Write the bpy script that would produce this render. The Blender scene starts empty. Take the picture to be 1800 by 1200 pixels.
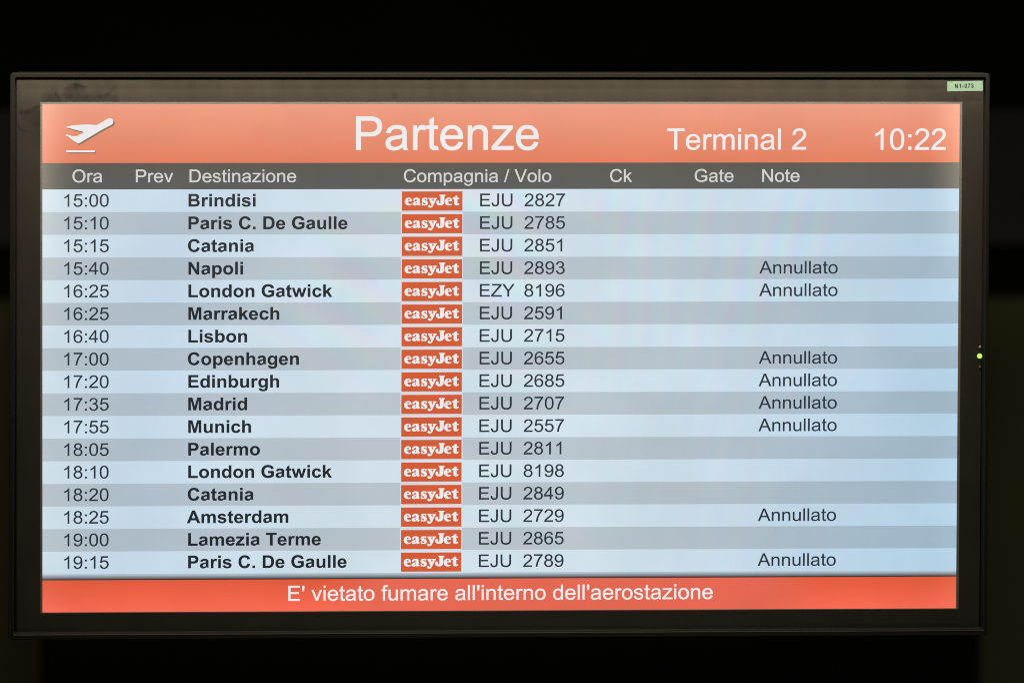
import bpy, math
from math import radians
from mathutils.geometry import tessellate_polygon
from mathutils import Vector

scene = bpy.context.scene
COL = scene.collection

# ------------------------------------------------------------------ camera, world, lamps, exposure
PX = 1.2096 / 1614.0          # one layout unit of the display picture, in metres (55 inch panel)
W_, H_ = 1614.0, 893.0        # visible picture, layout units

cam_d = bpy.data.cameras.new("camera")
cam = bpy.data.objects.new("camera", cam_d)
COL.objects.link(cam)
cam.location = (-0.443560, -3.156423, 2.6 + 0.559445)
cam.rotation_euler = (math.pi / 2 + -0.020484, -0.001290, -0.020795)
cam_d.lens = 85.0
cam_d.sensor_width = 36.0
cam_d.shift_x = 0.290124
cam_d.shift_y = -0.352898
cam_d.clip_end = 60.0
cam_d.dof.use_dof = True
cam_d.dof.focus_distance = 3.17
cam_d.dof.aperture_fstop = 1.4
scene.camera = cam

world = bpy.data.worlds.new("World")
scene.world = world
world.use_nodes = True
bg = world.node_tree.nodes["Background"]
bg.inputs[0].default_value = (0.55, 0.5, 0.38, 1)
bg.inputs[1].default_value = 0.02

scene.view_settings.view_transform = 'Standard'
scene.view_settings.look = 'None'
scene.view_settings.exposure = 0.0
scene.view_settings.gamma = 1.0
scene.cycles.filter_width = 1.0
scene.cycles.pixel_filter_type = 'BLACKMAN_HARRIS'

def area(name, loc, target, sx, sy, power, color):
    l = bpy.data.lights.new(name, 'AREA')
    l.shape = 'RECTANGLE'; l.size = sx; l.size_y = sy
    l.energy = power; l.color = color
    o = bpy.data.objects.new(name, l)
    COL.objects.link(o)
    o.location = loc
    d = Vector(target) - Vector(loc)
    o.rotation_euler = d.to_track_quat('-Z', 'Y').to_euler()
    return o

# the strip lamp in the ceiling, close above and a little in front of the display
area("ceiling_strip_lamp", (-0.12, -0.15, 2.6 + 0.375 + 0.21), (-0.12, -0.02, 2.6), 1.9, 0.03, 8.5, (1.0, 0.9, 0.76))
# weak light of the hall low behind the camera
area("hall_lamp", (0.6, -2.6, 0.6), (0.2, 1.4, 1.6), 1.2, 0.6, 5.5, (1.0, 0.9, 0.68))

# ------------------------------------------------------------------ helpers
def lin(c):
    r = []
    for v in c:
        v = v / 255.0
        r.append(v / 12.92 if v <= 0.04045 else ((v + 0.055) / 1.055) ** 2.4)
    return (r[0], r[1], r[2], 1.0)

def X(u): return (u - W_ / 2) * PX
def Zc(v): return (H_ / 2 - v) * PX

BASE_Z = 2.6

def link(name, verts, faces, mat, parent=None, smooth=False):
    me = bpy.data.meshes.new(name)
    me.from_pydata(verts, [], faces)
    me.update()
    if mat is not None:
        me.materials.append(mat)
    if smooth:
        for p in me.polygons: p.use_smooth = True
    o = bpy.data.objects.new(name, me)
    COL.objects.link(o)
    o.parent = parent
    return o

def tag(o, label=None, cat=None, kind=None, group=None):
    if label: o["label"] = label
    if cat: o["category"] = cat
    if kind: o["kind"] = kind
    if group: o["group"] = group

class N:
    """small node-tree builder"""
    def __init__(s, tree): s.t = tree
    def n(s, typ, **kw):
        nd = s.t.nodes.new(typ)
        for k, v in kw.items(): setattr(nd, k, v)
        return nd
    def put(s, sock, v):
        if isinstance(v, (int, float, tuple, list)): sock.default_value = v
        else: s.t.links.new(v, sock)
    def m(s, op, a, b=0.0, c=0.0, clamp=False):
        nd = s.n('ShaderNodeMath', operation=op, use_clamp=clamp)
        s.put(nd.inputs[0], a); s.put(nd.inputs[1], b)
        if op in ('MULTIPLY_ADD', 'SMOOTH_MIN'): s.put(nd.inputs[2], c)
        return nd.outputs[0]
    def ramp(s, v, a, b, lo=0.0, hi=1.0, smooth=True):
        nd = s.n('ShaderNodeMapRange')
        if smooth: nd.interpolation_type = 'SMOOTHSTEP'
        s.put(nd.inputs['Value'], v)
        nd.inputs['From Min'].default_value = a; nd.inputs['From Max'].default_value = b
        nd.inputs['To Min'].default_value = lo; nd.inputs['To Max'].default_value = hi
        return nd.outputs[0]
    def mix(s, f, a, b, mode='MIX'):
        nd = s.n('ShaderNodeMix', data_type='RGBA', blend_type=mode)
        s.put(nd.inputs[0], f); s.put(nd.inputs[6], a); s.put(nd.inputs[7], b)
        return nd.outputs[2]
    def uv(s):
        """layout coordinates u (right) and v (down) of a point of the display face"""
        tc = s.n('ShaderNodeTexCoord'); sp = s.n('ShaderNodeSeparateXYZ')
        s.t.links.new(tc.outputs['Object'], sp.inputs[0])
        u = s.m('MULTIPLY_ADD', sp.outputs[0], 1 / PX, W_ / 2)
        v = s.m('MULTIPLY_ADD', sp.outputs[2], -1 / PX, H_ / 2)
        return u, v
    def vec(s, x, y, z=0.0):
        nd = s.n('ShaderNodeCombineXYZ')
        s.put(nd.inputs[0], x); s.put(nd.inputs[1], y); s.put(nd.inputs[2], z)
        return nd.outputs[0]
    def noise(s, vec, scale, detail=2.0, rough=0.5, dist=0.0):
        nd = s.n('ShaderNodeTexNoise')
        s.put(nd.inputs['Vector'], vec)
        nd.inputs['Scale'].default_value = scale; nd.inputs['Detail'].default_value = detail
        nd.inputs['Roughness'].default_value = rough; nd.inputs['Distortion'].default_value = dist
        return nd.outputs['Fac'] if 'Fac' in nd.outputs else nd.outputs[0]

def new_mat(name):
    m = bpy.data.materials.new(name); m.use_nodes = True
    t = m.node_tree; t.nodes.clear()
    out = t.nodes.new('ShaderNodeOutputMaterial')
    return m, N(t), out

def plain(name, color, rough=0.5, spec=0.5, metallic=0.0, var=0.15, scale=60.0, bump=0.0):
    m, b, out = new_mat(name)
    p = b.n('ShaderNodeBsdfPrincipled')
    tc = b.n('ShaderNodeTexCoord')
    nz = b.noise(tc.outputs['Object'], scale, 4.0, 0.6)
    lo = tuple(c * (1 - var) for c in color[:3]) + (1,)
    hi = tuple(min(1, c * (1 + var)) for c in color[:3]) + (1,)
    b.put(p.inputs['Base Color'], b.mix(nz, lo, hi))
    p.inputs['Roughness'].default_value = rough
    p.inputs['Specular IOR Level'].default_value = spec
    p.inputs['Metallic'].default_value = metallic
    if bump:
        bp = b.n('ShaderNodeBump'); bp.inputs['Strength'].default_value = bump
        bp.inputs['Distance'].default_value = 0.001
        b.put(bp.inputs['Height'], nz); b.put(p.inputs['Normal'], bp.outputs[0])
    b.t.links.new(p.outputs[0], out.inputs[0])
    return m

# ------------------------------------------------------------------ the light the panel gives off
def backlight_group():
    g = bpy.data.node_groups.new('panel_backlight', 'ShaderNodeTree')
    g.interface.new_socket('Color', in_out='INPUT', socket_type='NodeSocketColor')
    g.interface.new_socket('Tint', in_out='INPUT', socket_type='NodeSocketFloat')
    g.interface.new_socket('Color', in_out='OUTPUT', socket_type='NodeSocketColor')
    gi = g.nodes.new('NodeGroupInput'); go = g.nodes.new('NodeGroupOutput')
    b = N(g)
    u, v = b.uv()
    uvn = b.vec(b.m('MULTIPLY', u, 0.001), b.m('MULTIPLY', v, 0.001))
    warp = b.noise(uvn, 3.0, 2.0)
    warp2 = b.noise(uvn, 1.6, 1.0)
    # fine colour beat of the pixel grid, strongest around the middle left
    diag = b.m('ADD', b.m('MULTIPLY', u, 0.035), b.m('MULTIPLY', v, -0.075))
    diag = b.m('ADD', diag, b.m('MULTIPLY', warp, 14.0))
    vert = b.m('ADD', b.m('ADD', b.m('MULTIPLY', u, 0.13), b.m('MULTIPLY', v, 0.022)), b.m('ADD', b.m('MULTIPLY', warp2, 16.0), b.m('MULTIPLY', warp, 12.0)))
    patch2 = b.ramp(b.noise(b.vec(b.m('MULTIPLY', u, 0.001), b.m('MULTIPLY', v, 0.001), 7.0), 6.0, 2.0), 0.35, 0.65, 0.25, 1.0)
    mask1 = b.m('MULTIPLY', b.ramp(u, 180, 520), b.ramp(u, 1150, 800))
    mask2 = b.m('MULTIPLY', b.ramp(u, 880, 1050), b.ramp(u, 1500, 1300))
    patch = b.ramp(b.noise(uvn, 4.2, 2.0), 0.42, 0.6)
    top = b.ramp(v, 620, 200, 0.35, 1.0)
    chans = []
    for k, ph in enumerate((0.0, 2.1, 4.2)):
        s1 = b.m('SINE', b.m('ADD', diag, ph))
        s2 = b.m('SINE', b.m('ADD', vert, ph))
        a = b.m('MULTIPLY', b.m('MULTIPLY', s1, mask1), patch)
        c = b.m('MULTIPLY', b.m('MULTIPLY', s2, mask2), patch2)
        t = b.m('MULTIPLY', b.m('MULTIPLY', b.m('ADD', a, b.m('MULTIPLY', c, 0.8)), top), b.m('MULTIPLY_ADD', gi.outputs[1], 0.7, 0.3))
        amp = (0.075, 0.045, 0.04)[k]
        chans.append(b.m('MULTIPLY_ADD', t, amp, 1.0))
    cc = b.n('ShaderNodeCombineColor')
    for i in range(3): b.put(cc.inputs[i], chans[i])
    col = b.mix(1.0, gi.outputs[0], cc.outputs[0], 'MULTIPLY')
    # panel tint across its width: whiter in the middle, bluer to the right
    cr = b.n('ShaderNodeValToRGB')
    b.put(cr.inputs[0], b.m('ADD', b.m('DIVIDE', u, W_), b.m('MULTIPLY', b.m('SUBTRACT', warp2, 0.5), 0.25)))
    el = cr.color_ramp.elements
    stops = [(0.0, (0.97, 0.99, 0.98)), (0.12, (0.90, 0.95, 1.0)), (0.35, (1.03, 1.03, 1.02)), (0.55, (1.02, 1.03, 1.02)),
             (0.75, (0.93, 0.97, 1.0)), (0.9, (0.80, 0.91, 0.99)), (1.0, (0.73, 0.88, 0.98))]
    el[0].position = 0.0; el[0].color = (*[c / 1.05 for c in stops[0][1]], 1)
    el[1].position = 1.0; el[1].color = (*[c / 1.05 for c in stops[-1][1]], 1)
    for p_, c_ in stops[1:-1]:
        e = el.new(p_); e.color = (*[c / 1.05 for c in c_], 1)
    tinted = b.mix(1.0, col, b.mix(1.0, cr.outputs[0], (1.05, 1.05, 1.05, 1), 'MULTIPLY'), 'MULTIPLY')
    col = b.mix(gi.outputs[1], col, tinted)
    # broad unevenness
    br = b.ramp(b.noise(uvn, 5.0, 3.0), 0.3, 0.7, 0.965, 1.03)
    col = b.mix(1.0, col, b.vec(br, br, br), 'MULTIPLY')
    # brighter and warmer towards the two side edges, most near the top
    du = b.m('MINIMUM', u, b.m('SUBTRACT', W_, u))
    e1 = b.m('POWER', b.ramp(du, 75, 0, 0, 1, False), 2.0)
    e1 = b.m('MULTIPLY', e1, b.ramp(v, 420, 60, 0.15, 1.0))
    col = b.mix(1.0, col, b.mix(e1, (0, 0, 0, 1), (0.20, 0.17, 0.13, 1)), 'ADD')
    g.links.new(col, go.inputs[0])
    return g

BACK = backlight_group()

def screen_mat(name, top, bottom=None, v0=0, v1=1, tint=0.0, gain=1.0, mids=None):
    m, b, out = new_mat(name)
    em = b.n('ShaderNodeEmission')
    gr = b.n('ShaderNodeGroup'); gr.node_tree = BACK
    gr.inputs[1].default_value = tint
    if bottom is None:
        gr.inputs[0].default_value = lin(top)
    else:
        u, v = b.uv()
        f = b.ramp(v, v0, v1, 0, 1, False)
        c = b.mix(f, lin(top), lin(bottom))
        if mids:
            for (u0, u1, rgb) in mids:   # a part of the band with a colour of its own
                k = b.m('MULTIPLY', b.ramp(u, u0 - 150, u0), b.ramp(u, u1 + 150, u1))
                c = b.mix(k, c, lin(rgb))
        b.t.links.new(c, gr.inputs[0])
    b.t.links.new(gr.outputs[0], em.inputs[0])
    em.inputs[1].default_value = gain
    b.t.links.new(em.outputs[0], out.inputs[0])
    m.cycles.emission_sampling = 'NONE' if 'text' in name else 'AUTO'
    return m

G = 1.06
M = {}
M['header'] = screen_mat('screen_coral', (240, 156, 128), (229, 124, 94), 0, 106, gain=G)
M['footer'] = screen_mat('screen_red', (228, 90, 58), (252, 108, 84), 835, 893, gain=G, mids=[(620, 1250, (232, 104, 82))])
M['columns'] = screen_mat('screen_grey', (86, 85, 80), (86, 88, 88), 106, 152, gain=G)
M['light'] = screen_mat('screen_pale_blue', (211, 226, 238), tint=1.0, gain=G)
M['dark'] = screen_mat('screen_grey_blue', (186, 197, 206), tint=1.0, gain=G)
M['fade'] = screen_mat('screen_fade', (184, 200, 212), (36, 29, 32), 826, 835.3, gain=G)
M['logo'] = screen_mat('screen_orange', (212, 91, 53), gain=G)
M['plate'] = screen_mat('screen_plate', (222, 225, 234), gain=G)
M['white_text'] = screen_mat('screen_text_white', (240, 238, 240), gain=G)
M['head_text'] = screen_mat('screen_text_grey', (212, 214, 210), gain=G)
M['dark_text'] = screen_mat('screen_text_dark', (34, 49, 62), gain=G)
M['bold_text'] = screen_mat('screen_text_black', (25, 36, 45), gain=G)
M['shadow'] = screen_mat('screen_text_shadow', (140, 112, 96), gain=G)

# ------------------------------------------------------------------ lettering, drawn as outlines
REG = {
 "'": (391, "M122 949L92 1245V1466H300V1245L268 949Z"),
 '/': (569, "M0 -25L425 1491H569L145 -25Z"),
 '.': (569, "M186 0V205H391V0Z"),
 ':': (569, "M185 857V1062H390V857ZM185 0V205H390V0Z"),
 '0': (1139, "M85 723Q85 983 138.5 1141.5T297.5 1386T562 1472Q680 1472 769 1424.5T916 1287.5T1008 1069.5T1040 723Q1040 465 987 306.5T829 61.5T562 -25Q352 -25 232 126Q85 307 85 723ZM270 723Q270 355 356 233.5T562 123T768 234T855 723Q855 1092 769 1207.5T560 1323Q440 1323 368 1221Q270 1086 270 723Z"),
 '1': (1139, "M763 0H583V1147Q518 1085 412.5 1023T223 930V1104Q374 1175 487 1276T647 1472H763Z"),
 '2': (1139, "M1031 173V0H62Q60 65 83 125Q120 224 201.5 320T437 542Q676 738 760 852.5T844 1069Q844 1176 767.5 1249.5T568 1323Q439 1323 361.5 1245.5T283 1031L98 1050Q117 1256 240.5 1364T572 1472Q782 1472 904.5 1355.5T1027 1067Q1027 979 991 894T871.5 715T589 454Q453 340 408 292.5T335 197T312 173Z"),
 '3': (1139, "M86 387L266 411Q297 258 371.5 190.5T553 123Q680 123 767.5 211T855 429Q855 553 774 633.5T568 714Q517 714 441 694L461 852Q479 850 490 850Q607 850 700.5 911T794 1099Q794 1200 725.5 1266.5T549 1333Q440 1333 368 1266T277 1065L97 1097Q130 1278 247 1375T545 1472Q665 1472 766 1420.5T920.5 1280T974 1091Q974 993 921.5 913T766 785Q899 755 972.5 658T1046 415Q1046 229 907.5 99.5T557 -26Q364 -26 237.5 88T86 387Z"),
 '4': (1139, "M662 0V351H26V516L695 1466H842V516H1040V351H842V0ZM662 516V1177L203 516Z"),
 '5': (1139, "M85 384L274 400Q295 262 371.5 192.5T556 123Q686 123 776 221T866 481Q866 635 779.5 724T553 813Q466 813 396 773.5T286 671L117 693L259 1446H988V1274H403L324 880Q456 972 601 972Q793 972 925 839T1057 497Q1057 298 941 153Q800 -25 556 -25Q356 -25 229.5 87T85 384Z"),
 '6': (1139, "M1019 1107L840 1093Q816 1199 772 1247Q699 1324 592 1324Q506 1324 441 1276Q356 1214 307 1095T256 756Q321 855 415 903T612 951Q792 951 918.5 818.5T1045 476Q1045 338 985.5 219.5T822 38T586 -25Q364 -25 224 138.5T84 677Q84 1097 239 1288Q374 1472 603 1472Q774 1472 883 1376T1019 1107ZM284 475Q284 382 323.5 297T434 167.5T583 123Q697 123 779 215T861 465Q861 617 780 704.5T576 792Q454 792 369 704.5T284 475Z"),
 '7': (1139, "M97 1293V1466H1046V1326Q906 1177 768.5 930T556 422Q502 233 487 0H302Q305 184 374.5 444.5T574 947T848 1293Z"),
 '8': (1139, "M362 795Q250 836 196 912T142 1094Q142 1254 257 1363T563 1472Q755 1472 872 1360.5T989 1089Q989 987 935.5 911.5T773 795Q908 751 978.5 653T1049 419Q1049 231 916 103T566 -25Q349 -25 216 103.5T83 424Q83 567 155.5 663.5T362 795ZM326 1100Q326 996 393 930T567 864Q671 864 737.5 929.5T804 1090Q804 1189 735.5 1256.5T565 1324Q462 1324 394 1258T326 1100ZM268 423Q268 346 304.5 274T413 162.5T568 123Q697 123 781 206T865 417Q865 547 778.5 632T562 717Q435 717 351.5 633T268 423Z"),
 '9': (1139, "M112 339L285 355Q307 233 369 178T528 123Q611 123 673.5 161T776 262.5T843 434T869 691Q815 605 721.5 551.5T519 498Q337 498 211 630T85 978Q85 1201 216.5 1336.5T546 1472Q689 1472 807.5 1395T987.5 1175.5T1049 763Q1049 484 988 308.5T808 61T526 -25Q351 -25 240 72T112 339ZM849 987Q849 1142 766.5 1233T568 1324Q448 1324 359 1226T270 972Q270 832 354.5 744.5T563 657Q688 657 768.5 744.5T849 987Z"),
 'A': (1366, "M-3 0L560 1466H769L1369 0H1148L977 444H364L203 0ZM420 602H917L764 1008Q694 1193 660 1312Q632 1171 581 1032Z"),
 'C': (1479, "M1204 514L1398 465Q1337 226 1178.5 100.5T791 -25Q554 -25 405.5 71.5T179 351T101 744Q101 974 189 1145.5T438.5 1406T795 1495Q1019 1495 1172 1381T1385 1060L1194 1015Q1142 1177 1043 1251T794 1325Q622 1325 506.5 1242.5T344 1021T297 745Q297 561 350.5 424T517 219T762 151Q929 151 1045 247.5T1204 514Z"),
 'D': (1479, "M158 0V1466H663Q834 1466 924 1445Q1050 1416 1139 1340Q1255 1242 1312.5 1089.5T1370 741Q1370 574 1331 445T1231 231.5T1097.5 98.5T922 25T687 0ZM352 173H665Q810 173 892.5 200T1024 276Q1093 345 1131.5 461.5T1170 744Q1170 974 1094.5 1097.5T911 1263Q833 1293 660 1293H352Z"),
 'E': (1366, "M162 0V1466H1222V1293H356V844H1167V672H356V173H1256V0Z"),
 'G': (1593, "M844 575V747L1465 748V204Q1322 90 1170 32.5T858 -25Q642 -25 465.5 67.5T199 335T109 726Q109 939 198 1123.5T454 1397.5T839 1495Q996 1495 1122.5 1444.5T1321 1303T1430 1069L1255 1021Q1223 1125 1175.5 1184.5T1040 1279.5T840 1315Q708 1315 611.5 1275T456 1169.5T361 1024Q306 890 306 733Q306 540 372.5 410T566 217T836 154Q959 154 1076 201.5T1253 302V575Z"),
 'J': (1024, "M59 416L234 440Q241 272 297 210T452 148Q525 148 578 181.5T651 272.5T671 458V1466H865V469Q865 284 820.5 182T679.5 28.5T454 -25Q257 -25 156 88T59 416Z"),
 'N': (1479, "M156 0V1466H355L1125 315V1466H1311V0H1112L342 1152V0Z"),
 'O': (1593, "M99 714Q99 1079 295 1285.5T801 1492Q1004 1492 1167 1395T1415.5 1124.5T1501 731Q1501 505 1410 326.5T1151.5 56.5T800 -25Q592 -25 428.5 75.5T181 350T99 714ZM299 711Q299 446 441.5 293.5T799 141Q1018 141 1159.5 295T1301 732Q1301 911 1240.5 1044.5T1063.5 1251.5T802 1325Q596 1325 447.5 1183.5T299 711Z"),
 'P': (1366, "M158 0V1466H711Q857 1466 934 1452Q1042 1434 1115 1383.5T1232.5 1242T1277 1042Q1277 855 1158 725.5T728 596H352V0ZM352 769H731Q917 769 995 838.5T1073 1035Q1073 1126 1027 1191T906 1277Q858 1293 727 1293H352Z"),
 'T': (1251, "M531 0V1293H48V1466H1210V1293H725V0Z"),
 'U': (1479, "M1120 1466H1314V619Q1314 398 1264 268T1083.5 56.5T741 -25Q534 -25 402.5 46.5T215 253.5T159 619V1466H353V620Q353 431 388 341.5T508.5 203.5T724 155Q935 155 1027.5 251T1120 620Z"),
 'V': (1366, "M577 0L9 1466H219L600 401Q646 273 677 161Q711 281 756 401L1152 1466H1350L776 0Z"),
 'Y': (1366, "M571 0V621L6 1466H242L531 1024Q611 900 680 776Q746 891 840 1035L1124 1466H1350L765 621V0Z"),
 'Z': (1251, "M41 0V180L792 1119Q872 1219 944 1293H126V1466H1176V1293L353 276L264 173H1200V0Z"),
 'a': (1139, "M828 131Q728 46 635.5 11T437 -24Q262 -24 168 61.5T74 280Q74 358 109.5 422.5T202.5 526T332 585Q384 599 489 612Q703 637.5 804 673Q805 709 805 719Q805 827 755 871Q687 931 553 931Q428 931 368.5 887T280 732L104 756Q128 863 180 929T330.5 1044.5T579 1086Q713 1086 796 1054.5T918 975.5T973 855Q982 809 982 689V449Q982 198 993.5 131.5T1039 0H851Q832 55 828 131ZM813 533Q715 493 519 465Q408 449 362 429T291 370.5T266 285Q266 213 320.5 165T480 117Q584 117 665 162.5T784 287Q813 348 813 467Z"),
 'd': (1139, "M824 0V134Q723 -24 527 -24Q400 -24 293.5 46T128.5 241.5T70 530Q70 687 122.5 815T280 1011T514 1086Q611 1086 687 1045T811 938V1466H991V0ZM255 530Q255 326 341 225T544 124Q662 124 744.5 220.5T827 515Q827 733 743 835T536 937Q415 937 335 838T255 530Z"),
 'e': (1139, "M862 342L1048 319Q1004 156 885 66T581 -24Q348 -24 211.5 119.5T75 522Q75 790 213 938T571 1086Q784 1086 919 941T1054 533Q1054 517 1053 485H261Q271 310 360 217T582 124Q681 124 751 176T862 342ZM271 633H864Q852 767 796 834Q710 938 573 938Q449 938 364.5 855T271 633Z"),
 'f': (569, "M178 0V922H19V1062H178V1175Q178 1282 197 1334Q223 1404 288.5 1447.5T472 1491Q548 1491 640 1473L613 1316Q557 1326 507 1326Q425 1326 391 1291T357 1160V1062H564V922H357V0Z"),
 'g': (1139, "M102 -88L277 -114Q288 -195 338 -232Q405 -282 521 -282Q646 -282 714 -232T806 -92Q820 -37 819 139Q701 0 525 0Q306 0 186 158T66 537Q66 689 121 817.5T280.5 1016T526 1086Q717 1086 841 932V1062H1007V144Q1007 -104 956.5 -207.5T796.5 -371T526 -431Q335 -431 217.5 -345T102 -88ZM251 550Q251 341 334 245T542 149Q666 149 750 244.5T834 544Q834 739 747.5 838T539 937Q419 937 335 839.5T251 550Z"),
 'i': (455, "M136 1259V1466H316V1259ZM136 0V1062H316V0Z"),
 'k': (1024, "M136 0V1466H316V630L742 1062H975L569 668L1016 0H794L443 543L316 421V0Z"),
 'l': (455, "M131 0V1466H311V0Z"),
 'm': (1706, "M135 0V1062H296V913Q346 991 429 1038.5T618 1086Q736 1086 811.5 1037T918 900Q1044 1086 1246 1086Q1404 1086 1489 998.5T1574 729V0H1395V669Q1395 777 1377.5 824.5T1314 901T1206 930Q1095 930 1021.5 856T948 619V0H768V690Q768 810 724 870T580 930Q504 930 439.5 890T346 773T317 551V0Z"),
 'n': (1139, "M135 0V1062H297V911Q414 1086 635 1086Q731 1086 811.5 1051.5T932 961T988 828Q998 779 998 653V0H818V646Q818 753 797.5 806.5T725 890T601 920Q488 930 401.5 854T315 580V0Z"),
 'o': (1139, "M68 531Q68 826 232 968Q369 1086 566 1086Q785 1086 924 942.5T1063 546Q1063 341 1001.5 223.5T822.5 41T566 -24Q343 -24 205.5 119T68 531ZM253 531Q253 327 342 225.5T566 124Q700 124 789 226T878 537Q878 734 788.5 835.5T566 937Q431 937 342 836T253 531Z"),
 'p': (1139, "M135 -407V1062H299V924Q357 1005 430 1045.5T607 1086Q743 1086 847 1016T1004 818.5T1057 539Q1057 378 999.5 249T831.5 46.5T600 -24Q513 -24 443.5 14T315 110V-407ZM298 525Q298 322 380 225T579 128Q697 128 784.5 228T872 539Q872 740 789 840T591 940Q476 940 387 832.5T298 525Z"),
 'r': (682, "M133 0V1062H295V901Q357 1014 409.5 1050T525 1086Q616 1086 710 1028L648 861Q582 900 516 900Q457 900 410 864.5T343 766Q313 671 313 556V0Z"),
 's': (1024, "M63 317L241 345Q256 238 324.5 181T516 124Q640 124 700 174.5T760 293Q760 355 706 391Q668 415 519 452.5Q318 503 240.5 540.5T123 642.5T83 780Q83 849 115 908T202 1006Q243 1036 313.5 1061T465 1086Q588 1086 681 1050.5T818 954.5T879 794L703 770Q691 850 635 895T477 940Q356 940 304.5 900T253 806Q253 772 274 745Q295 717 340 698Q366 688 493 654Q690 601 766 568T886 472T930 317Q930 225 876 143.5T721 18T517 -24Q311 -24 203 61.5T63 317Z"),
 't': (569, "M528 159L554 2Q478 -14 418 -14Q320 -14 266 17T190 98.5T168 311V922H36V1062H168V1325L347 1433V1062H528V922H347V301Q347 224 356.5 202T387.5 167T449 154Q486 154 528 159Z"),
 'u': (1139, "M831 0V156Q707 -24 494 -24Q400 -24 318.5 12T197.5 102.5T142 236Q131 289 131 404V1062H311V473Q311 332 322 283Q339 212 394 171.5T532 131Q615 131 687 173T789 287.5T819 495V1062H998V0Z"),
 'v': (1024, "M430 0L26 1062H216L444 426Q481 323 512 212Q536 296 579 414L815 1062H1000L598 0Z"),
 'z': (1024, "M40 0V146L716 922Q601 916 513 916H80V1062H948V943L373 269L262 146Q383 155 489 155H980V0Z"),
}
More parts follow.
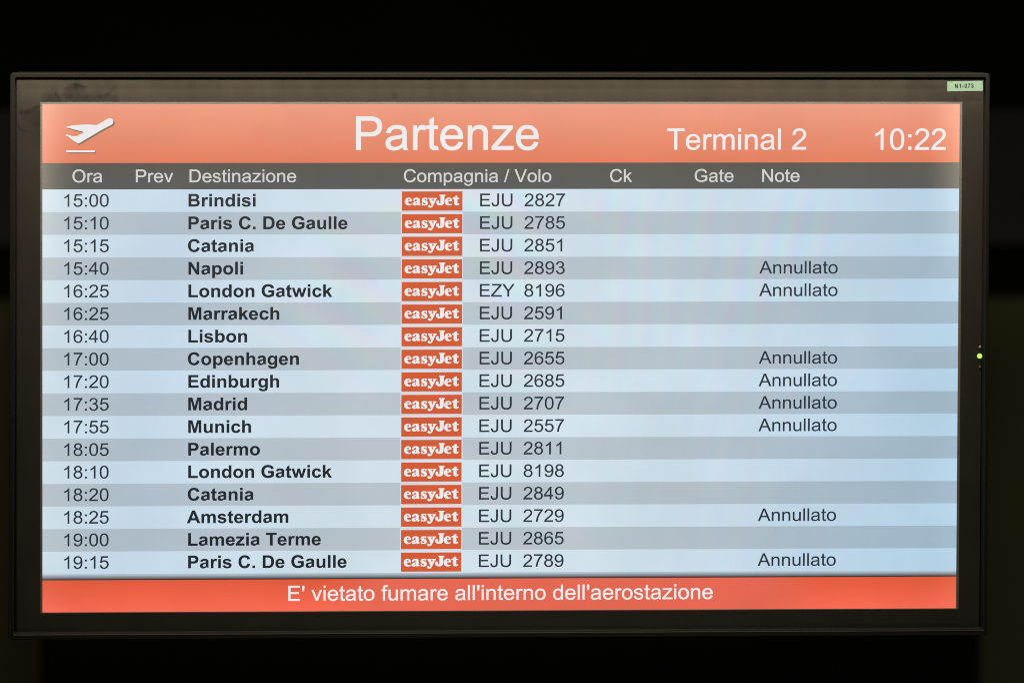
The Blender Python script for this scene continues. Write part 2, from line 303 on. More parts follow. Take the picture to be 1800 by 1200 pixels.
BOLD = {
 '.': (569, "M147 0V281H428V0Z"),
 '-': (682, "M80 391V672H602V391Z"),
 '0': (1139, "M563 1472Q776 1472 896 1320Q1039 1140 1039 723Q1039 307 895 125Q776 -25 563 -25Q349 -25 218 139.5T87 726Q87 1140 231 1322Q350 1472 563 1472ZM563 1239Q512 1239 472 1206.5T410 1090Q381 981 381 723T407 368.5T472.5 241T563 208T654 240.5T716 357Q745 465 745 723T719 1077.5T653.5 1205.5T563 1239Z"),
 '1': (1139, "M806 0H525V1059Q371 915 162 846V1101Q272 1137 401 1237.5T578 1472H806Z"),
 '3': (1139, "M77 391L349 424Q362 320 419 265T557 210Q644 210 703.5 276T763 454Q763 560 706 622T567 684Q513 684 438 663L469 892Q583 889 643 941.5T703 1081Q703 1156 658.5 1200.5T540 1245Q467 1245 415.5 1194.5T353 1047L94 1091Q121 1227 176.5 1308.5T331.5 1429T549 1472Q755 1472 879.5 1340.5Q981 1232 982 1096Q982 900 768 783Q896 755.5 972.5 660T1049 429.5Q1049 233 905.5 94.5T548.5 -26Q347 -26 213.5 90.5T77 391Z"),
 '7': (1139, "M86 1185V1446H1046V1241Q927 1124 804 905T616.5 439.5T553 0H283Q289 303 406 618T727 1185Z"),
 'A': (1479, "M1471 0H1149L1021 333H435L314 0H0L571 1466H884ZM926 580L724 1124L526 580Z"),
 'B': (1479, "M150 1466H736Q910 1466 995.5 1451.5T1148.5 1391T1250.5 1270.5T1291 1099Q1291 998 1236.5 913.5T1089 787Q1221 748.5 1292 656T1363 438.5Q1363 340 1317.5 247T1193 98.5T998 30Q925 6 651 0H150ZM446 1222V883H640Q813 883 855 888Q931 897 974.5 940.5T1018 1055Q1018 1123 980.5 1165.5T869 1217Q825 1222 616 1222ZM446 639V247H720Q880 247 923 256Q989 268 1030.5 314.5T1072 439Q1072 505 1040 551T947.5 618T685 639Z"),
 'C': (1479, "M1087 539L1374 448Q1308 208 1154.5 91.5T765 -25Q473 -25 285 174.5T97 720Q97 1086 286 1288.5T783 1491Q1052 1491 1220 1332Q1320 1238 1370 1062L1077 992Q1051 1106 968.5 1172T768 1238Q605 1238 503.5 1121T402 742Q402 464 502 346T762 228Q880 228 965 303T1087 539Z"),
 'D': (1479, "M148 1466H689Q872 1466 968 1438Q1097 1400 1189 1303T1329 1065.5T1377 719Q1377 541 1332.5 411.5Q1278 253 1177 155Q1101 81 972 39.5Q875 9 705 0H148ZM444 1218V247H665Q789 247 844 261Q916 279 963.5 322T1041 463.5T1071 732Q1071 894 1041 981T959.5 1116.5T821 1193Q761 1218 577 1218Z"),
 'E': (1366, "M149 0V1466H1236V1218H445V893H1181V646H445V247H1264V0Z"),
 'G': (1593, "M831 539V786H1469V202Q1376 112 1199.5 43.5T842 -25Q612 -25 441 71.5T184 347.5T98 737Q98 974 197.5 1158.5T488.5 1441.5Q634 1491 832 1491Q1105 1491 1258.5 1376.5T1456 1060L1162 1005Q1131 1113 1045.5 1175.5T832 1238Q640 1238 526.5 1116T413 754Q413 495 528 365.5T829 236Q921 236 1013.5 272T1173 360V539Z"),
 'L': (1251, "M150 0V1466H446V247H1182V0Z"),
 'M': (1706, "M145 0V1466H588L854 466L1117 1466H1561V0H1286V1154L995 0H710L420 1154V0Z"),
 'N': (1479, "M152 0V1466H440L1040 487V1466H1315V0H1018L427 956V0Z"),
 'P': (1366, "M149 0V1466H624Q894 1466 976 1444Q1102 1411 1187 1300.5T1272 1015Q1272 880 1223 788T1098.5 643.5T945 574Q836 552 638 552H445V0ZM445 1218V801H607Q782 801 841 824T933.5 896T967 1010Q967 1090 920 1142T801 1207Q748 1218 588 1218Z"),
 'T': (1251, "M480 0V1218H45V1466H1210V1218H776V0Z"),
 'a': (1139, "M357 738L102 784Q145 938 250 1012T562 1086Q750 1086 842 1041.5T971.5 928.5T1009 674L1006 346Q1006 206 1019.5 139.5T1070 0H792Q781 28 765 83Q758 108 755 116Q683 46 601 11T426 -24Q262 -24 167.5 65T73 290Q73 380 116 450.5T236.5 558.5T453 622Q648 658.5 723 690V718Q723 798 683.5 832T534.5 866Q460 866 418 836.5T357 738ZM733 510Q680 492 566 467.5T416 420Q362 381 362 322Q362 263 406 220T518 177Q594 177 663 227Q714 265 727 320Q733 356 733 457Z"),
 'b': (1251, "M135 0V1466H416V938Q546 1086 724 1086Q918 1086 1045 945.5T1172 542Q1172 270 1042.5 123T728 -24Q637 -24 548.5 21.5T396 156V0ZM414 554Q414 389 466 310Q539 198 660 198Q753 198 818.5 277.5T884 528Q884 710 818 790.5T649 871Q548 871 481 792.5T414 554Z"),
 'c': (1139, "M1073 748L796 698Q782 781 732.5 823T604 865Q499 865 436.5 792.5T374 550Q374 361 437.5 283T608 205Q688 205 739 250.5T811 407L1087 360Q1044 170 922 73T595 -24Q362 -24 223.5 123T85 530Q85 793 224 939.5T600 1086Q794 1086 908.5 1002.5T1073 748Z"),
 'd': (1251, "M1121 0H860V156Q795 65 706.5 20.5T528 -24Q345 -24 214.5 123.5T84 535Q84 805 211 945.5T532 1086Q710 1086 840 938V1466H1121ZM371 554Q371 384 418 308Q486 198 608 198Q705 198 773 280.5T841 527Q841 710 775 790.5T606 871Q506 871 438.5 791.5T371 554Z"),
 'e': (1139, "M762 338L1042 291Q988 137 871.5 56.5T580 -24Q303 -24 170 157Q65 302 65 523Q65 787 203 936.5T552 1086Q789 1086 926 929.5T1057 450H353Q356 325 421 255.5T583 186Q649 186 694 222T762 338ZM778 622Q775 744 715 807.5T569 871Q477 871 417 804T358 622Z"),
 'g': (1251, "M121 -70L442 -109Q450 -165 479 -186Q519 -216 605 -216Q715 -216 770 -183Q807 -161 826 -112Q839 -77 839 17V172Q713 0 521 0Q307 0 182 181Q84 324 84 537Q84 804 212.5 945T532 1086Q729 1086 857 913V1062H1120V109Q1120 -79 1089 -172T1002 -318T858 -402T620 -431Q367 -431 261 -344.5T121 -70ZM372 553Q372 384 437.5 305.5T599 227Q702 227 773 307.5T844 546Q844 711 776 791T604 871Q503 871 437.5 792.5T372 553Z"),
 'h': (1251, "M421 1466V927Q557 1086 746 1086Q843 1086 921 1050T1038.5 958T1091.5 834T1106 623V0H825V561Q825 707 811 757Q795 812 754.5 841.5T652 871Q583 871 529 837.5T450 736.5T425 538V0H140V1466Z"),
 'i': (569, "M147 1206V1466H428V1206ZM147 0V1062H428V0Z"),
 'k': (1139, "M137 0V1466H418V688L747 1062H1093L730 674L1119 0H816L549 477L418 340V0Z"),
 'l': (569, "M147 0V1466H428V0Z"),
 'm': (1821, "M126 1062H385V917Q524 1086 716 1086Q818 1086 893 1044T1016 917Q1086 1002 1167 1044T1340 1086Q1457 1086 1538 1038.5T1659 899Q1688 831 1688 679V0H1407V607Q1407 765 1378 811Q1339 871 1258 871Q1199 871 1147 835T1072 729.5T1049 510V0H768V582Q768 737 753 782T706.5 849T617 871Q553 871 502 836.5T429 737T407 517V0H126Z"),
 'n': (1251, "M1113 0H832V542Q832 714 814 764.5T755.5 843T658 871Q586 871 529 831.5T451 727T430 487V0H149V1062H410V906Q549 1086 760 1086Q853 1086 930 1052.5T1046.5 967T1099 849T1113 660Z"),
 'o': (1251, "M82 546Q82 686 151 817T346.5 1017T629 1086Q870 1086 1024 929.5T1178 534Q1178 293 1022.5 134.5T631 -24Q485 -24 352.5 42T151 235.5T82 546ZM370 531Q370 373 445 289T630 205T814.5 289T889 533Q889 689 814.5 773T630 857T445 773T370 531Z"),
 'p': (1251, "M139 1062H401V906Q452 986 539 1036T732 1086Q917 1086 1046 941T1175 537Q1175 271 1045 123.5T730 -24Q642 -24 570.5 11T420 131V-404H139ZM417 549Q417 370 488 284.5T661 199Q759 199 824 277.5T889 535Q889 702 822 783T656 864Q553 864 485 784.5T417 549Z"),
 'r': (797, "M416 0H135V1062H396V911Q463 1018 516.5 1052T638 1086Q734 1086 823 1033L736 788Q665 834 604 834Q545 834 504 801.5T439.5 684T416 328Z"),
 's': (1139, "M48 303L330 346Q348 264 403 221.5T557 179Q666 179 721 219Q758 247 758 294Q758 326 738 347Q717 367 644 384Q304 459 213 521Q87 607 87 760Q87 898 196 992T534 1086Q752 1086 858 1015T1004 805L739 756Q723 818 674.5 851T536 884Q423 884 374 852Q341 830 341 795Q341 765 369 744Q407 716 631.5 665T945 540Q1034 463 1034 325Q1034 175 908.5 75.5T557 -24Q346 -24 223 61.5T48 303Z"),
 't': (682, "M634 1062V838H442V410Q442 280 447.5 258.5T472.5 223T521 209Q560 209 634 236L658 18Q560 -24 436 -24Q360 -24 299 1.5T209.5 67.5T170 177Q161 224 161 367V838H32V1062H161V1273L443 1437V1062Z"),
 'u': (1251, "M847 0V159Q789 74 694.5 25T495 -24Q388 -24 303 23T180 155T142 390V1062H423V574Q423 350 438.5 299.5T495 219.5T598 190Q671 190 728.5 230T807 329T828 619V1062H1109V0Z"),
 'w': (1593, "M342 0L6 1062H279L478 366L661 1062H932L1109 366L1312 1062H1589L1248 0H978L795 683L615 0Z"),
 'z': (1024, "M32 0V219L430 676Q528 788 575 835Q526 832 446 831L71 829V1062H951V861L545 393L402 239Q519 246 547 246H982V0Z"),
}

import re
TOK = re.compile(r'([MLHVQTZ])|(-?\d+\.?\d*)')
def outline(d, seg=6):
    """path string -> list of closed point loops"""
    cmds, cur = [], None
    for c, num in TOK.findall(d):
        if c: cur = [c, []]; cmds.append(cur)
        else: cur[1].append(float(num))
    loops, pts, x, y, qx, qy = [], [], 0.0, 0.0, None, None
    for c, a in cmds:
        if c == 'M':
            pts = [(a[0], a[1])]; x, y = a; qx = None
        elif c == 'L':
            for i in range(0, len(a), 2):
                x, y = a[i], a[i + 1]; pts.append((x, y))
            qx = None
        elif c == 'H': x = a[-1]; pts.append((x, y)); qx = None
        elif c == 'V': y = a[-1]; pts.append((x, y)); qx = None
        elif c in 'QT':
            step = 4 if c == 'Q' else 2
            for i in range(0, len(a), step):
                if c == 'Q': cx, cy, ex, ey = a[i:i + 4]
                else:
                    cx, cy = (x, y) if qx is None else (2 * x - qx, 2 * y - qy)
                    ex, ey = a[i:i + 2]
                for k in range(1, seg + 1):
                    t = k / seg
                    pts.append(((1 - t) ** 2 * x + 2 * t * (1 - t) * cx + t * t * ex,
                                (1 - t) ** 2 * y + 2 * t * (1 - t) * cy + t * t * ey))
                qx, qy = cx, cy; x, y = ex, ey
        elif c == 'Z':
            if len(pts) > 2:
                if abs(pts[0][0] - pts[-1][0]) + abs(pts[0][1] - pts[-1][1]) < 1e-6: pts.pop()
                loops.append(pts)
            pts = []; qx = None
    return loops

def fill(loops):
    """triangulate loops with holes; returns points and triangles"""
    def area2(l): return sum(l[i][0] * l[(i + 1) % len(l)][1] - l[(i + 1) % len(l)][0] * l[i][1] for i in range(len(l)))
    def inside(p, l):
        r = False; j = len(l) - 1
        for i in range(len(l)):
            if (l[i][1] > p[1]) != (l[j][1] > p[1]) and p[0] < (l[j][0] - l[i][0]) * (p[1] - l[i][1]) / (l[j][1] - l[i][1]) + l[i][0]:
                r = not r
            j = i
        return r
    outer = [l for l in loops if not any(inside(l[0], o) for o in loops if o is not l)]
    V, F = [], []
    for o in outer:
        grp = [o] + [h for h in loops if h is not o and inside(h[0], o)]
        tris = tessellate_polygon([[Vector((p[0], p[1], 0)) for p in l] for l in grp])
        base = len(V)
        for l in grp: V.extend(l)
        F.extend([tuple(base + i for i in t) for t in tris])
    return V, F

CACHE = {}
def swell(loops, w):
    """move every contour outwards (holes inwards) by w font units"""
    def inside(p, l):
        c = False; j = len(l) - 1
        for i in range(len(l)):
            if (l[i][1] > p[1]) != (l[j][1] > p[1]) and p[0] < (l[j][0] - l[i][0]) * (p[1] - l[i][1]) / (l[j][1] - l[i][1]) + l[i][0]:
                c = not c
            j = i
        return c
    out = []
    for l in loops:
        a = sum(l[i][0] * l[(i + 1) % len(l)][1] - l[(i + 1) % len(l)][0] * l[i][1] for i in range(len(l)))
        hole = any(inside(l[0], o) for o in loops if o is not l)
        sg = (1 if a > 0 else -1) * (-1 if hole else 1)
        q = []
        for i, p in enumerate(l):
            p0, p1 = l[i - 1], l[(i + 1) % len(l)]
            d0 = Vector((p[0] - p0[0], p[1] - p0[1])); d1 = Vector((p1[0] - p[0], p1[1] - p[1]))
            if d0.length < 1e-6 or d1.length < 1e-6: q.append(p); continue
            d0.normalize(); d1.normalize()
            n0 = Vector((d0.y, -d0.x)) * sg; n1 = Vector((d1.y, -d1.x)) * sg
            nn = n0 + n1
            if nn.length < 1e-3: q.append((p[0] + n0.x * w, p[1] + n0.y * w)); continue
            nn.normalize()
            k = min(1.0 / max(nn.dot(n0), 0.45), 2.0)
            q.append((p[0] + nn.x * w * k, p[1] + nn.y * w * k))
        out.append(q)
    return out

def glyph(font, ch, key, fat=0):
    k = (key, ch, fat)
    if k not in CACHE:
        CACHE[k] = fill(swell(outline(font[ch][1]), fat) if fat else outline(font[ch][1]))
    return CACHE[k]

def face_up(V, F):
    out = []
    for f in F:
        a, b, c = (V[i] for i in f)
        n = (b[0] - a[0]) * (c[2] - a[2]) - (c[0] - a[0]) * (b[2] - a[2])
        out.append(f if n > 0 else tuple(reversed(f)))   # normal towards -Y, the viewer
    return out

def text(name, s, u, v, sx, sy, mat, parent, font='reg', y=-0.0008, track=0.0, slope=0.0, fat=11):
    fd = REG if font == 'reg' else BOLD
    def width(tr):
        return sum((fd[c][0] if c != ' ' else 569) * sx / 2048 + tr for c in s)
    V, F = [], []
    pen = u
    for c in s:
        if c == ' ':
            pen += 569 * sx / 2048 + track; continue
        gv, gf = glyph(fd, c, font, fat)
        b0 = len(V)
        for (px, py) in gv:
            uu = pen + px * sx / 2048
            vv = v - py * sy / 2048 + slope * (uu - u)
            V.append((X(uu), y, Zc(vv)))
        F.extend([tuple(b0 + i for i in t) for t in gf])
        pen += fd[c][0] * sx / 2048 + track
    return link(name, V, face_up(V, F), mat, parent)

def poly(name, loops, mat, parent, y):
    V, F = fill(loops)
    V = [(X(p[0]), y, Zc(p[1])) for p in V]
    return link(name, V, face_up(V, F), mat, parent)

def slab(name, u0, v0, u1, v1, mat, parent, yf=-0.0004, yb=0.002):
    """thin plate on the display face: front at yf, back at yb"""
    xs, zs = (X(u0), X(u1)), (Zc(v0), Zc(v1))
    V = [(xs[0], yf, zs[0]), (xs[1], yf, zs[0]), (xs[1], yf, zs[1]), (xs[0], yf, zs[1]),
         (xs[0], yb, zs[0]), (xs[1], yb, zs[0]), (xs[1], yb, zs[1]), (xs[0], yb, zs[1])]
    F = [(0, 3, 2, 1), (4, 5, 6, 7), (0, 1, 5, 4), (1, 2, 6, 5), (2, 3, 7, 6), (3, 0, 4, 7)]
    return link(name, V, F, mat, parent)

def rrect(u0, v0, u1, v1, r, n=6):
    """rounded rectangle loop, clockwise in layout space"""
    pts = []
    for cx, cy, a0 in ((u1 - r, v0 + r, -90), (u1 - r, v1 - r, 0), (u0 + r, v1 - r, 90), (u0 + r, v0 + r, 180)):
        for k in range(n + 1):
            a = radians(a0 + 90 * k / n)
            pts.append((cx + r * math.cos(a), cy + r * math.sin(a)))
    return pts

def loft(name, rings, mat, parent, cap_first=False, cap_last=False, closed=False, smooth=False):
    """rings: list of (loop, y); same number of points in each"""
    V, F = [], []
    n = len(rings[0][0])
    for l, y in rings: V.extend([(X(p[0]), y, Zc(p[1])) for p in l])
    m = len(rings)
    for k in range(m if closed else m - 1):
        a, b = k * n, ((k + 1) % m) * n
        for i in range(n):
            j = (i + 1) % n
            F.append((a + i, a + j, b + j, b + i))
    if cap_first: F.append(tuple(range(n)))
    if cap_last: F.append(tuple(reversed(range((m - 1) * n, m * n))))
    return link(name, V, F, mat, parent, smooth)

# ------------------------------------------------------------------ setting
wall_up = plain("black_painted_wall", (0.006, 0.0065, 0.0045), 0.9, 0.1, var=0.3, scale=2.0)
wall_low = plain("brown_wall", (0.165, 0.148, 0.07), 0.9, 0.1, var=0.2, scale=1.7)

def box(name, x0, x1, y0, y1, z0, z1, mat, bev=0.0, parent=None):
    V = [(x, y, z) for z in (z0, z1) for (x, y) in ((x0, y0), (x1, y0), (x1, y1), (x0, y1))]
    F = [(3, 2, 1, 0), (4, 5, 6, 7), (0, 1, 5, 4), (1, 2, 6, 5), (2, 3, 7, 6), (3, 0, 4, 7)]
    o = link(name, V, F, mat, parent)
    if bev:
        md = o.modifiers.new("bevel", 'BEVEL'); md.width = bev; md.segments = 3
    return o

w = box("wall_upper", -3.5, 3.5, 1.70, 1.9, 2.42, 4.6, wall_up); tag(w, kind='structure')
w = box("wall_band", -3.5, 3.5, 1.67, 1.70, 2.53, 2.80, plain("grey_wall_band", (0.055, 0.057, 0.054), 0.9, 0.1, var=0.3, scale=2.0)); tag(w, kind='structure')
w = box("wall_lower", -3.5, 3.5, 1.72, 1.9, 0.0, 2.42, wall_low); tag(w, kind='structure')
w = box("floor", -3.5, 3.5, -4.5, 1.72, -0.1, 0.0, plain("floor_stone", (0.05, 0.047, 0.04), 0.6)); tag(w, kind='structure')

pm = plain("black_shadow_fill", (0.003, 0.0032, 0.003), 0.8, 0.1, var=0.2, scale=30)
shadow_ob = box("shadow_block", -0.665, 1.034, 1.15, 1.40, 0.0, 2.55, pm, 0.02)  # black block put in for the display's soft shadow on the wall
tag(shadow_ob, "wide black block standing in for the shadow behind the lower half of the display", "shadow_block")

# ------------------------------------------------------------------ the display
disp = bpy.data.objects.new("departures_display", None)
COL.objects.link(disp)
disp.location = (0, 0, BASE_Z)
tag(disp, "large black framed airport departures display with coral header and striped flight list", "display")

black_plastic = plain("black_plastic", (0.014, 0.0135, 0.012), 0.45, 0.35, var=0.25, scale=90, bump=0.05)
rim_plastic = plain("black_rim_plastic", (0.020, 0.019, 0.0155), 0.55, 0.3, var=0.25, scale=70, bump=0.05)
mask_black = plain("black_mask_print", (0.018, 0.014, 0.010), 0.6, 0.3, var=0.1, scale=20)
trim_metal = plain("worn_panel_edge", (0.32, 0.30, 0.265), 0.45, 0.5, var=0.25, scale=25)

GL = (-41.5, -40.0, 34.5, 32.3)      # left, top, right, bottom margins of the glass round the picture
g0, g1, g2, g3 = GL[0], GL[1], W_ + GL[2], H_ + GL[3]

# outer frame: raised lip, sloping wall inside down to the glass
R_ = [
    (rrect(g0 - 12.3, g1 - 11.3, g2 + 11, g3 + 10.6, 5), 0.008),
    (rrect(g0 - 12.3, g1 - 11.3, g2 + 11, g3 + 10.6, 5), -0.0105),
    (rrect(g0 - 11.3, g1 - 10.3, g2 + 10, g3 + 9.6, 4.5), -0.0120),
    (rrect(g0 - 4.4, g1 - 4.8, g2 + 4.6, g3 + 2.5, 3.5), -0.0120),
    (rrect(g0 - 3.9, g1 - 4.3, g2 + 4.0, g3 + 1.7, 3.2), -0.0112),
    (rrect(g0 - 3.2, g1 - 3.6, g2 + 3.4, g3 + 0.6, 3.0), -0.0020),
    (rrect(g0 - 3.2, g1 - 3.6, g2 + 3.4, g3 + 0.6, 3.0), 0.008),
]
def keystone(l):
    """the frame is a touch wider at its foot than at its top"""
    out = []
    for a, c in l:
        t = (c - g1) / (g3 - g1)
        out.append((a + (1.4 - 3.6 * t if a < W_ / 2 else -0.6 + 3.0 * t), c))
    return out
R_ = [(keystone(l), y) for l, y in R_]
loft("frame", R_, rim_plastic, disp, closed=True)
# back housing, a little larger and rounder than the frame
loft("housing", [(keystone(l), y) for l, y in (
    (rrect(g0 - 13, g1 - 9, g2 + 13, g3 + 18, 12), 0.0085),
    (rrect(g0 - 14, g1 - 10, g2 + 14, g3 + 19.5, 13), 0.013),
    (rrect(g0 - 14, g1 - 10, g2 + 14, g3 + 19.5, 13), 0.050),
    (rrect(g0 + 40, g1 + 40, g2 - 40, g3 - 40, 13), 0.062),
)], plain("black_housing", (0.003, 0.003, 0.003), 0.5, 0.2), disp, cap_first=True, cap_last=True)

box("mount_plate", -0.20, 0.20, 0.0622, 0.075, -0.25, 0.05, black_plastic, 0.002, disp)
box("mount_arm", -0.05, 0.05, 0.0752, 1.149, -0.16, -0.06, black_plastic, 0.004, disp)

# black mask round the picture, and the pale metal edge of the panel inside it
def ring(name, outer, inner, yf, yb, mat, parent):
    o = rrect(*outer, 0.6, 2); i = rrect(*inner, 0.4, 2)
    return loft(name, [(o, yb), (o, yf), (i, yf), (i, yb)], mat, parent, closed=True)
ring("bezel", (g0 - 3, g1 - 3.4, g2 + 3.2, g3 + 0.5), (-1.2, -1.6, W_ + 1.4, H_ + 0.6), -0.0016, 0.004, mask_black, disp)
ring("panel_edge", (-1.1, -1.5, W_ + 1.3, H_ + 0.5), (2.6, 3.2, W_ - 3.0, H_ - 0.9), -0.0012, 0.004, trim_metal, disp)

# the lit panel and everything it shows
scr = slab("screen", -1, -1, W_ + 1, H_ + 1, M['columns'], disp, 0.0004, 0.006)
slab("header_band", 1, 1, W_ - 1, 105.8, M['header'], scr)
slab("column_band", 1, 105.9, W_ - 1, 151.9, M['columns'], scr)
ROW0, ROWH = 152.0, 39.6
FL = [("15:00", "Brindisi", "EJU", "2827", 0), ("15:10", "Paris C. De Gaulle", "EJU", "2785", 0),
      ("15:15", "Catania", "EJU", "2851", 0), ("15:40", "Napoli", "EJU", "2893", 1),
      ("16:25", "London Gatwick", "EZY", "8196", 1), ("16:25", "Marrakech", "EJU", "2591", 0),
      ("16:40", "Lisbon", "EJU", "2715", 0), ("17:00", "Copenhagen", "EJU", "2655", 1),
      ("17:20", "Edinburgh", "EJU", "2685", 1), ("17:35", "Madrid", "EJU", "2707", 1),
      ("17:55", "Munich", "EJU", "2557", 1), ("18:05", "Palermo", "EJU", "2811", 0),
      ("18:10", "London Gatwick", "EJU", "8198", 0), ("18:20", "Catania", "EJU", "2849", 0),
      ("18:25", "Amsterdam", "EJU", "2729", 1), ("19:00", "Lamezia Terme", "EJU", "2865", 0),
      ("19:15", "Paris C. De Gaulle", "EJU", "2789", 1)]

# airline wordmark: fat rounded serif letters, in 1/15 layout units, origin at the red box corner
LOGO = [
 # e
 "M332 395L222 400Q222 436 242 454Q262 470 292 466Q312 463 328 458Q334 468 318 484Q290 506 244 506Q192 506 160 474Q132 444 134 398Q138 350 170 322Q202 296 246 298Q290 300 314 330Q334 358 332 395ZM218 370L268 368Q270 334 246 330Q222 330 218 370Z",
 # a
 "M356 372Q350 344 380 318Q412 296 460 298Q508 300 528 322Q540 340 540 372V448Q542 462 560 462Q566 466 562 478Q548 504 512 504Q484 502 472 484Q444 506 408 506Q370 506 352 484Q338 462 350 436Q368 404 456 392V358Q454 334 438 336Q424 340 420 360Q410 378 386 380Q362 384 356 372ZM456 416Q432 424 426 440Q424 458 438 460Q452 460 456 446Z",
 # s
 "M742 300V366H722Q708 330 680 330Q660 332 662 346Q664 358 700 370Q756 388 758 436Q758 476 730 494Q708 506 680 506Q652 504 636 494L616 506H596L592 428H614Q632 472 668 474Q690 472 688 458Q686 444 650 432Q592 414 592 364Q594 328 620 310Q648 294 690 300Q704 302 714 308L724 298Z",
 # y
 "M772 306H888V332Q872 334 874 344L900 396L918 350Q922 336 906 332V306H1008V332Q988 334 976 356L906 500Q884 548 846 560Q806 570 780 552Q760 534 768 510Q778 490 804 492Q826 496 828 516Q838 524 850 514L856 490L800 360Q788 336 772 332Z",
 # J
 "M1070 222H1232V252Q1206 254 1204 270V410Q1200 466 1156 492Q1112 508 1060 502Q1010 494 990 456Q976 414 996 386Q1018 366 1044 376Q1066 392 1060 422Q1060 448 1078 452Q1098 450 1098 418V270Q1096 254 1070 252Z",
 # e
 "M1414 395L1304 400Q1304 436 1324 454Q1344 470 1374 466Q1394 463 1410 458Q1416 468 1400 484Q1372 506 1326 506Q1274 506 1242 474Q1214 444 1216 398Q1220 350 1252 322Q1284 296 1328 298Q1372 300 1396 330Q1416 358 1414 395ZM1300 370L1350 368Q1352 334 1328 330Q1304 330 1300 370Z",
 # t
 "M1424 306Q1480 296 1508 248H1556V306H1606V338H1556V440Q1558 460 1574 458Q1586 454 1590 442L1608 446Q1610 476 1584 494Q1552 510 1512 502Q1466 492 1464 440V338H1424Z",
]
def logo_loops(u, v):
    out = []
    for d in LOGO:
        out.append([[(u + 53 + ((p[0] - 95) / 15.0 - 52) * 0.975, v - 0.8 + (p[1] - 125) / 15.0) for p in l] for l in outline(d, 4)])
    return out
LT = [fill(swell(l, -0.03)) for l in logo_loops(0, 0)]

for i, (tm, dest, car, num, ann) in enumerate(FL):
    v0 = ROW0 + i * ROWH
    slab("row_stripe", 1, v0 + 0.02, W_ - 1, v0 + ROWH - 0.02, M['dark' if i % 2 else 'light'], scr)
    bl = v0 + 30.0
    text("time_text", tm, 37.2, bl, 32.9, 30.9, M['dark_text'], scr)
    text("destination_text", dest, 255.0, bl, 32.65, 30.9, M['bold_text'], scr, 'bold')
    slab("logo_plate", 628.8, v0 + 0.8, 738.0, v0 + ROWH - 0.4, M['plate'], scr, -0.0006, -0.0004)
    lg = slab("airline_logo", 630.4, v0 + 4.0, 736.4, v0 + 37.7, M['logo'], scr, -0.0008, -0.00062)
    V, F = [], []
    for gv, gf in LT:
        b0 = len(V)
        V.extend([(X(p[0] + 630.4), -0.0010, Zc(p[1] + v0 + 4.0)) for p in gv])
        F.extend([tuple(b0 + k for k in t) for t in gf])
    link("airline_text", V, face_up(V, F), M['white_text'], scr)
    text("flight_text", car, 765.0, bl, 32.7, 30.9, M['dark_text'], scr)
    text("flight_text", num, 844.4, bl, 33.0, 30.9, M['dark_text'], scr)
    if ann:
        text("note_text", "Annullato", 1259.2, bl, 33.4, 30.9, M['dark_text'], scr)
vend = ROW0 + 17 * ROWH
slab("fade_stripe", 1, vend, W_ - 1, 836.0, M['fade'], scr)
slab("footer_band", 1, 836.1, W_ - 1, H_ - 0.5, M['footer'], scr)

for s_, u_ in (("Ora", 53.4), ("Prev", 163.0), ("Destinazione", 256.6), ("Compagnia / Volo", 632.2), ("Ck", 994.0),
               ("Gate", 1142.7), ("Note", 1260.9)):
    text("heading_text", s_, u_, 139.5, 32.85, 30.9, M['head_text'], scr)
text("title_text", "Partenze", 543.8, 83.0, 82.2, 81.0, M['white_text'], scr)
text("title_text", "Terminal 2", 1094.5, 83.0, 52.6, 51.4, M['white_text'], scr)
text("clock_text", "10:22", 1456.8, 83.4, 52.9, 51.8, M['white_text'], scr)
FOOT = "E' vietato fumare all'interno dell'aerostazione"
fw = sum((REG[c][0] if c != ' ' else 569) for c in FOOT) / 2048
fs = 751.5 / fw
text("footer_text", FOOT, 430.0, 873.6, fs, 36.7, M['white_text'], scr)

PL = [(175, 408), (240, 385), (400, 362), (560, 350), (690, 345), (820, 352), (930, 358), (1010, 318), (1200, 205), (1240, 190),
      (1280, 192), (1320, 222), (1340, 262), (1332, 320), (1300, 350), (1100, 452), (800, 630), (500, 808), (472, 815), (330, 725), (225, 640),
      (175, 622), (172, 600), (200, 592), (260, 612), (330, 632), (400, 638), (440, 635), (520, 595), (600, 548), (605, 530), (560, 515), (400, 475), (240, 430)]
def pl(pts, dx=0, dy=0): return [(31.1 + (x + dx) / 14.12, 14.1 + (y + dy) / 14.12) for x, y in pts]
BAR = [(180, 985), (885, 985), (885, 1030), (180, 1030)]
poly("icon_shadow", [pl(PL, 34, 36)], M['shadow'], scr, -0.0006)
poly("plane_icon", [pl(PL)], M['white_text'], scr, -0.0009)
poly("icon_shadow", [pl(BAR, 30, 30)], M['shadow'], scr, -0.0006)
poly("runway_icon", [pl(BAR)], M['white_text'], scr, -0.0009)

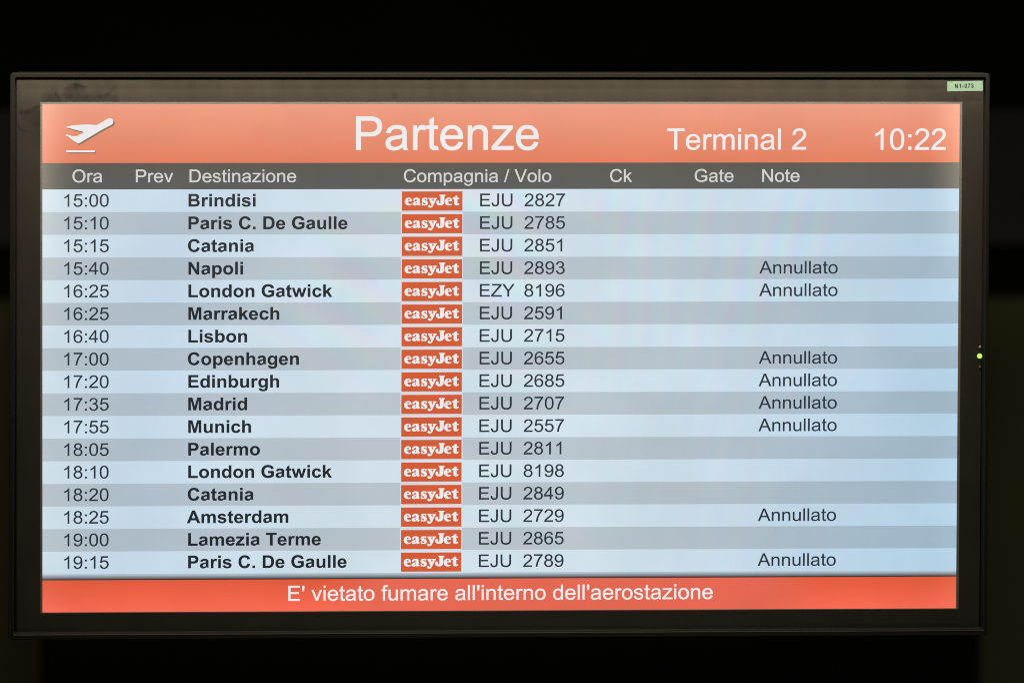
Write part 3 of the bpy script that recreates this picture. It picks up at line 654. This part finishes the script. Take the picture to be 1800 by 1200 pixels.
# ------------------------------------------------------------------ dusty front glass
def glass_mat():
    m, b, out = new_mat("dusty_glass")
    u, v = b.uv()
    uvn = b.vec(b.m('MULTIPLY', u, 0.001), b.m('MULTIPLY', v, 0.001))
    wx = b.m('MULTIPLY', b.m('SUBTRACT', b.noise(uvn, 30.0, 3.0), 0.5), 16.0)
    wy = b.m('MULTIPLY', b.m('SUBTRACT', b.noise(b.vec(b.m('MULTIPLY', v, 0.001), b.m('MULTIPLY', u, 0.001), 3.3), 30.0, 3.0), 0.5), 16.0)
    uw, vw = b.m('ADD', u, wx), b.m('ADD', v, wy)
    keep = None
    # smears wiped through the dust: x0 y0 x1 y1 radius softness strength
    S = [(-33, 17, -22, 15, 2.5, 3, .55), (-22, 15, -8, 8, 2.0, 3, .6), (-8, 8, 6, 1, 2.0, 3, .5), (27, -18, 34, -2, 1.2, 1.8, .6),
         (12, -8, 24, -14, 5, 7, .45), (20, -6, 30, -4, 5, 6, .4), (-18, 22, -8, 30, 9, 8, .42), (-4, 20, 0, 50, 7, 8, .35),
         (-39, 40, -35, 47, .8, 1.5, .65), (-35, 47, -24, 50, .8, 2, .4), (-28, 52, -10, 62, 8, 10, .25),
         (47, -22, 50, -8, 4, 4, .5), (56, -26, 60, -12, 5, 5, .45), (66, -28, 74, -12, 5, 6, .5), (60, -32, 80, -27, 1.2, 2, .5),
         (84, -10, 100, -14, 6, 6, .35), (106, -10, 118, -14, 2.5, 3, .45), (118, -14, 128, -26, 2, 3, .3), (40, -9, 130, -6, 4, 5, .4),
         (30, 12, 42, 32, .7, 1.5, .35), (616, -14, 617, -12, 2.5, 4, .5), (1597, -9, 1599, -6, 1.2, 2, .5), (1530, -22, 1560, -14, 12, 14, .25)]
    for k, (x0, y0, x1, y1, r, soft, st) in enumerate(S):
        dx, dy = x1 - x0, y1 - y0; L2 = dx * dx + dy * dy
        U, Vv = (uw, vw) if r > 1 else (u, v)
        px = b.m('SUBTRACT', U, x0); py = b.m('SUBTRACT', Vv, y0)
        t = b.m('ADD', b.m('MULTIPLY', px, dx / L2), b.m('MULTIPLY', py, dy / L2), clamp=True)
        qx = b.m('SUBTRACT', px, b.m('MULTIPLY', t, dx)); qy = b.m('SUBTRACT', py, b.m('MULTIPLY', t, dy))
        d = b.m('SQRT', b.m('ADD', b.m('MULTIPLY', qx, qx), b.m('MULTIPLY', qy, qy)))
        f = b.ramp(d, r * 0.8, r + soft * 1.2, 1 - st * 0.62, 1.0)
        keep = f if keep is None else b.m('MULTIPLY', keep, f)
    # cloudy film of dust with faint vertical runs
    film = b.ramp(b.noise(uvn, 9.0, 5.0, 0.6), 0.25, 0.75, 0.86, 1.12)
    runs = b.ramp(b.noise(b.vec(b.m('MULTIPLY', u, 0.02), b.m('MULTIPLY', v, 0.004)), 2.0, 3.0), 0.3, 0.7, 0.93, 1.07)
    dens = b.m('MULTIPLY', b.m('MULTIPLY', film, runs), DUST)
    # dust film denser towards the top edge of the glass
    dens = b.m('MULTIPLY', dens, b.ramp(v, g1, 25, 1.9, 1.0))
    dens = b.m('MULTIPLY', b.m('MULTIPLY', dens, keep), 1.0, clamp=True)
    dn = b.n('ShaderNodeBsdfDiffuse'); dn.inputs[1].default_value = 0.5
    tone = b.mix(b.noise(uvn, 14.0, 2.0), (0.68, 0.58, 0.47, 1), (0.64, 0.585, 0.48, 1))
    b.put(dn.inputs[0], tone)
    tr = b.n('ShaderNodeBsdfTransparent')
    mx = b.n('ShaderNodeMixShader')
    b.put(mx.inputs[0], dens); b.t.links.new(tr.outputs[0], mx.inputs[1]); b.t.links.new(dn.outputs[0], mx.inputs[2])
    gl = b.n('ShaderNodeBsdfGlossy'); gl.inputs['Roughness'].default_value = 0.25
    m2 = b.n('ShaderNodeMixShader'); m2.inputs[0].default_value = 0.025
    b.t.links.new(mx.outputs[0], m2.inputs[1]); b.t.links.new(gl.outputs[0], m2.inputs[2])
    b.t.links.new(m2.outputs[0], out.inputs[0])
    return m
DUST = 0.068
gm = glass_mat()
cm, cb, cout = new_mat("clear_glass_back")
ct = cb.n('ShaderNodeBsdfTransparent'); ct.inputs[0].default_value = (0.985, 0.99, 0.985, 1)
cb.t.links.new(ct.outputs[0], cout.inputs[0])
glass = slab("front_glass", g0, g1, g2, g3, cm, disp, -0.0095, -0.0050)
glass.data.materials.append(gm)
for p in glass.data.polygons:
    if p.normal.y < -0.5: p.material_index = 1

# ------------------------------------------------------------------ sticker, status light, sensor dots
st_m = plain("mint_label_paper", (0.38, 0.58, 0.42), 0.6, 0.3, var=0.12, scale=120)
ink = plain("label_ink", (0.01, 0.035, 0.015), 0.6, 0.2)
lx0, lx1 = 1584.6, 1646.8
lt, lb = -38.0, -19.8
q = [(lx0, lt + 1.1), (lx1, lt - 0.3), (lx1 + 0.8, lb - 0.9), (lx0, lb + 0.2)]
V = [(X(a), -0.0099, Zc(c)) for a, c in q] + [(X(a), -0.0096, Zc(c)) for a, c in q]
sticker = link("label_sticker", V, [(0, 3, 2, 1), (4, 5, 6, 7), (0, 1, 5, 4), (1, 2, 6, 5), (2, 3, 7, 6), (3, 0, 4, 7)], st_m, disp)
text("label_text", "N1-073", 1597.4, -25.6, 9.4, 10.2, ink, sticker, 'bold', y=-0.0101, track=0.62, slope=-0.022, fat=-6)

def dome(name, u, v, r, depth, mat, parent, y=-0.0097):
    V, F = [], []
    n, k = 16, 4
    for j in range(k):
        a = radians(90 * j / k)
        for i in range(n):
            t = 2 * math.pi * i / n
            V.append((X(u + r * math.cos(a) * math.cos(t)), y - depth * math.sin(a), Zc(v + r * math.cos(a) * math.sin(t))))
    V.append((X(u), y - depth, Zc(v)))
    for j in range(k - 1):
        for i in range(n):
            i2 = (i + 1) % n
            F.append((j * n + i, j * n + i2, (j + 1) * n + i2, (j + 1) * n + i))
    for i in range(n): F.append(((k - 1) * n + i, (k - 1) * n + (i + 1) % n, k * n))
    F.append(tuple(reversed(range(n))))
    return link(name, V, F, mat, parent, True)
m_, b_, o_ = new_mat("green_status_light")
e_ = b_.n('ShaderNodeEmission')
lw = b_.n('ShaderNodeLayerWeight'); lw.inputs[0].default_value = 0.35
b_.put(e_.inputs[0], b_.mix(b_.ramp(lw.outputs['Facing'], 0.1, 0.75), (0.46, 1.0, 0.10, 1), (0.06, 0.50, 0.0, 1)))
e_.inputs[1].default_value = 1.5
b_.t.links.new(e_.outputs[0], o_.inputs[0])
dome("status_light", 1645.4, 444.6, 4.6, 0.002, m_, disp)
dome("sensor_window", 1646.0, 428.8, 2.4, 0.0012, plain("grey_sensor", (0.5, 0.48, 0.46), 0.25, 0.6), disp)
dome("sensor_window", 1646.0, 464.0, 2.4, 0.0012, plain("dim_sensor", (0.16, 0.16, 0.16), 0.25, 0.6), disp)
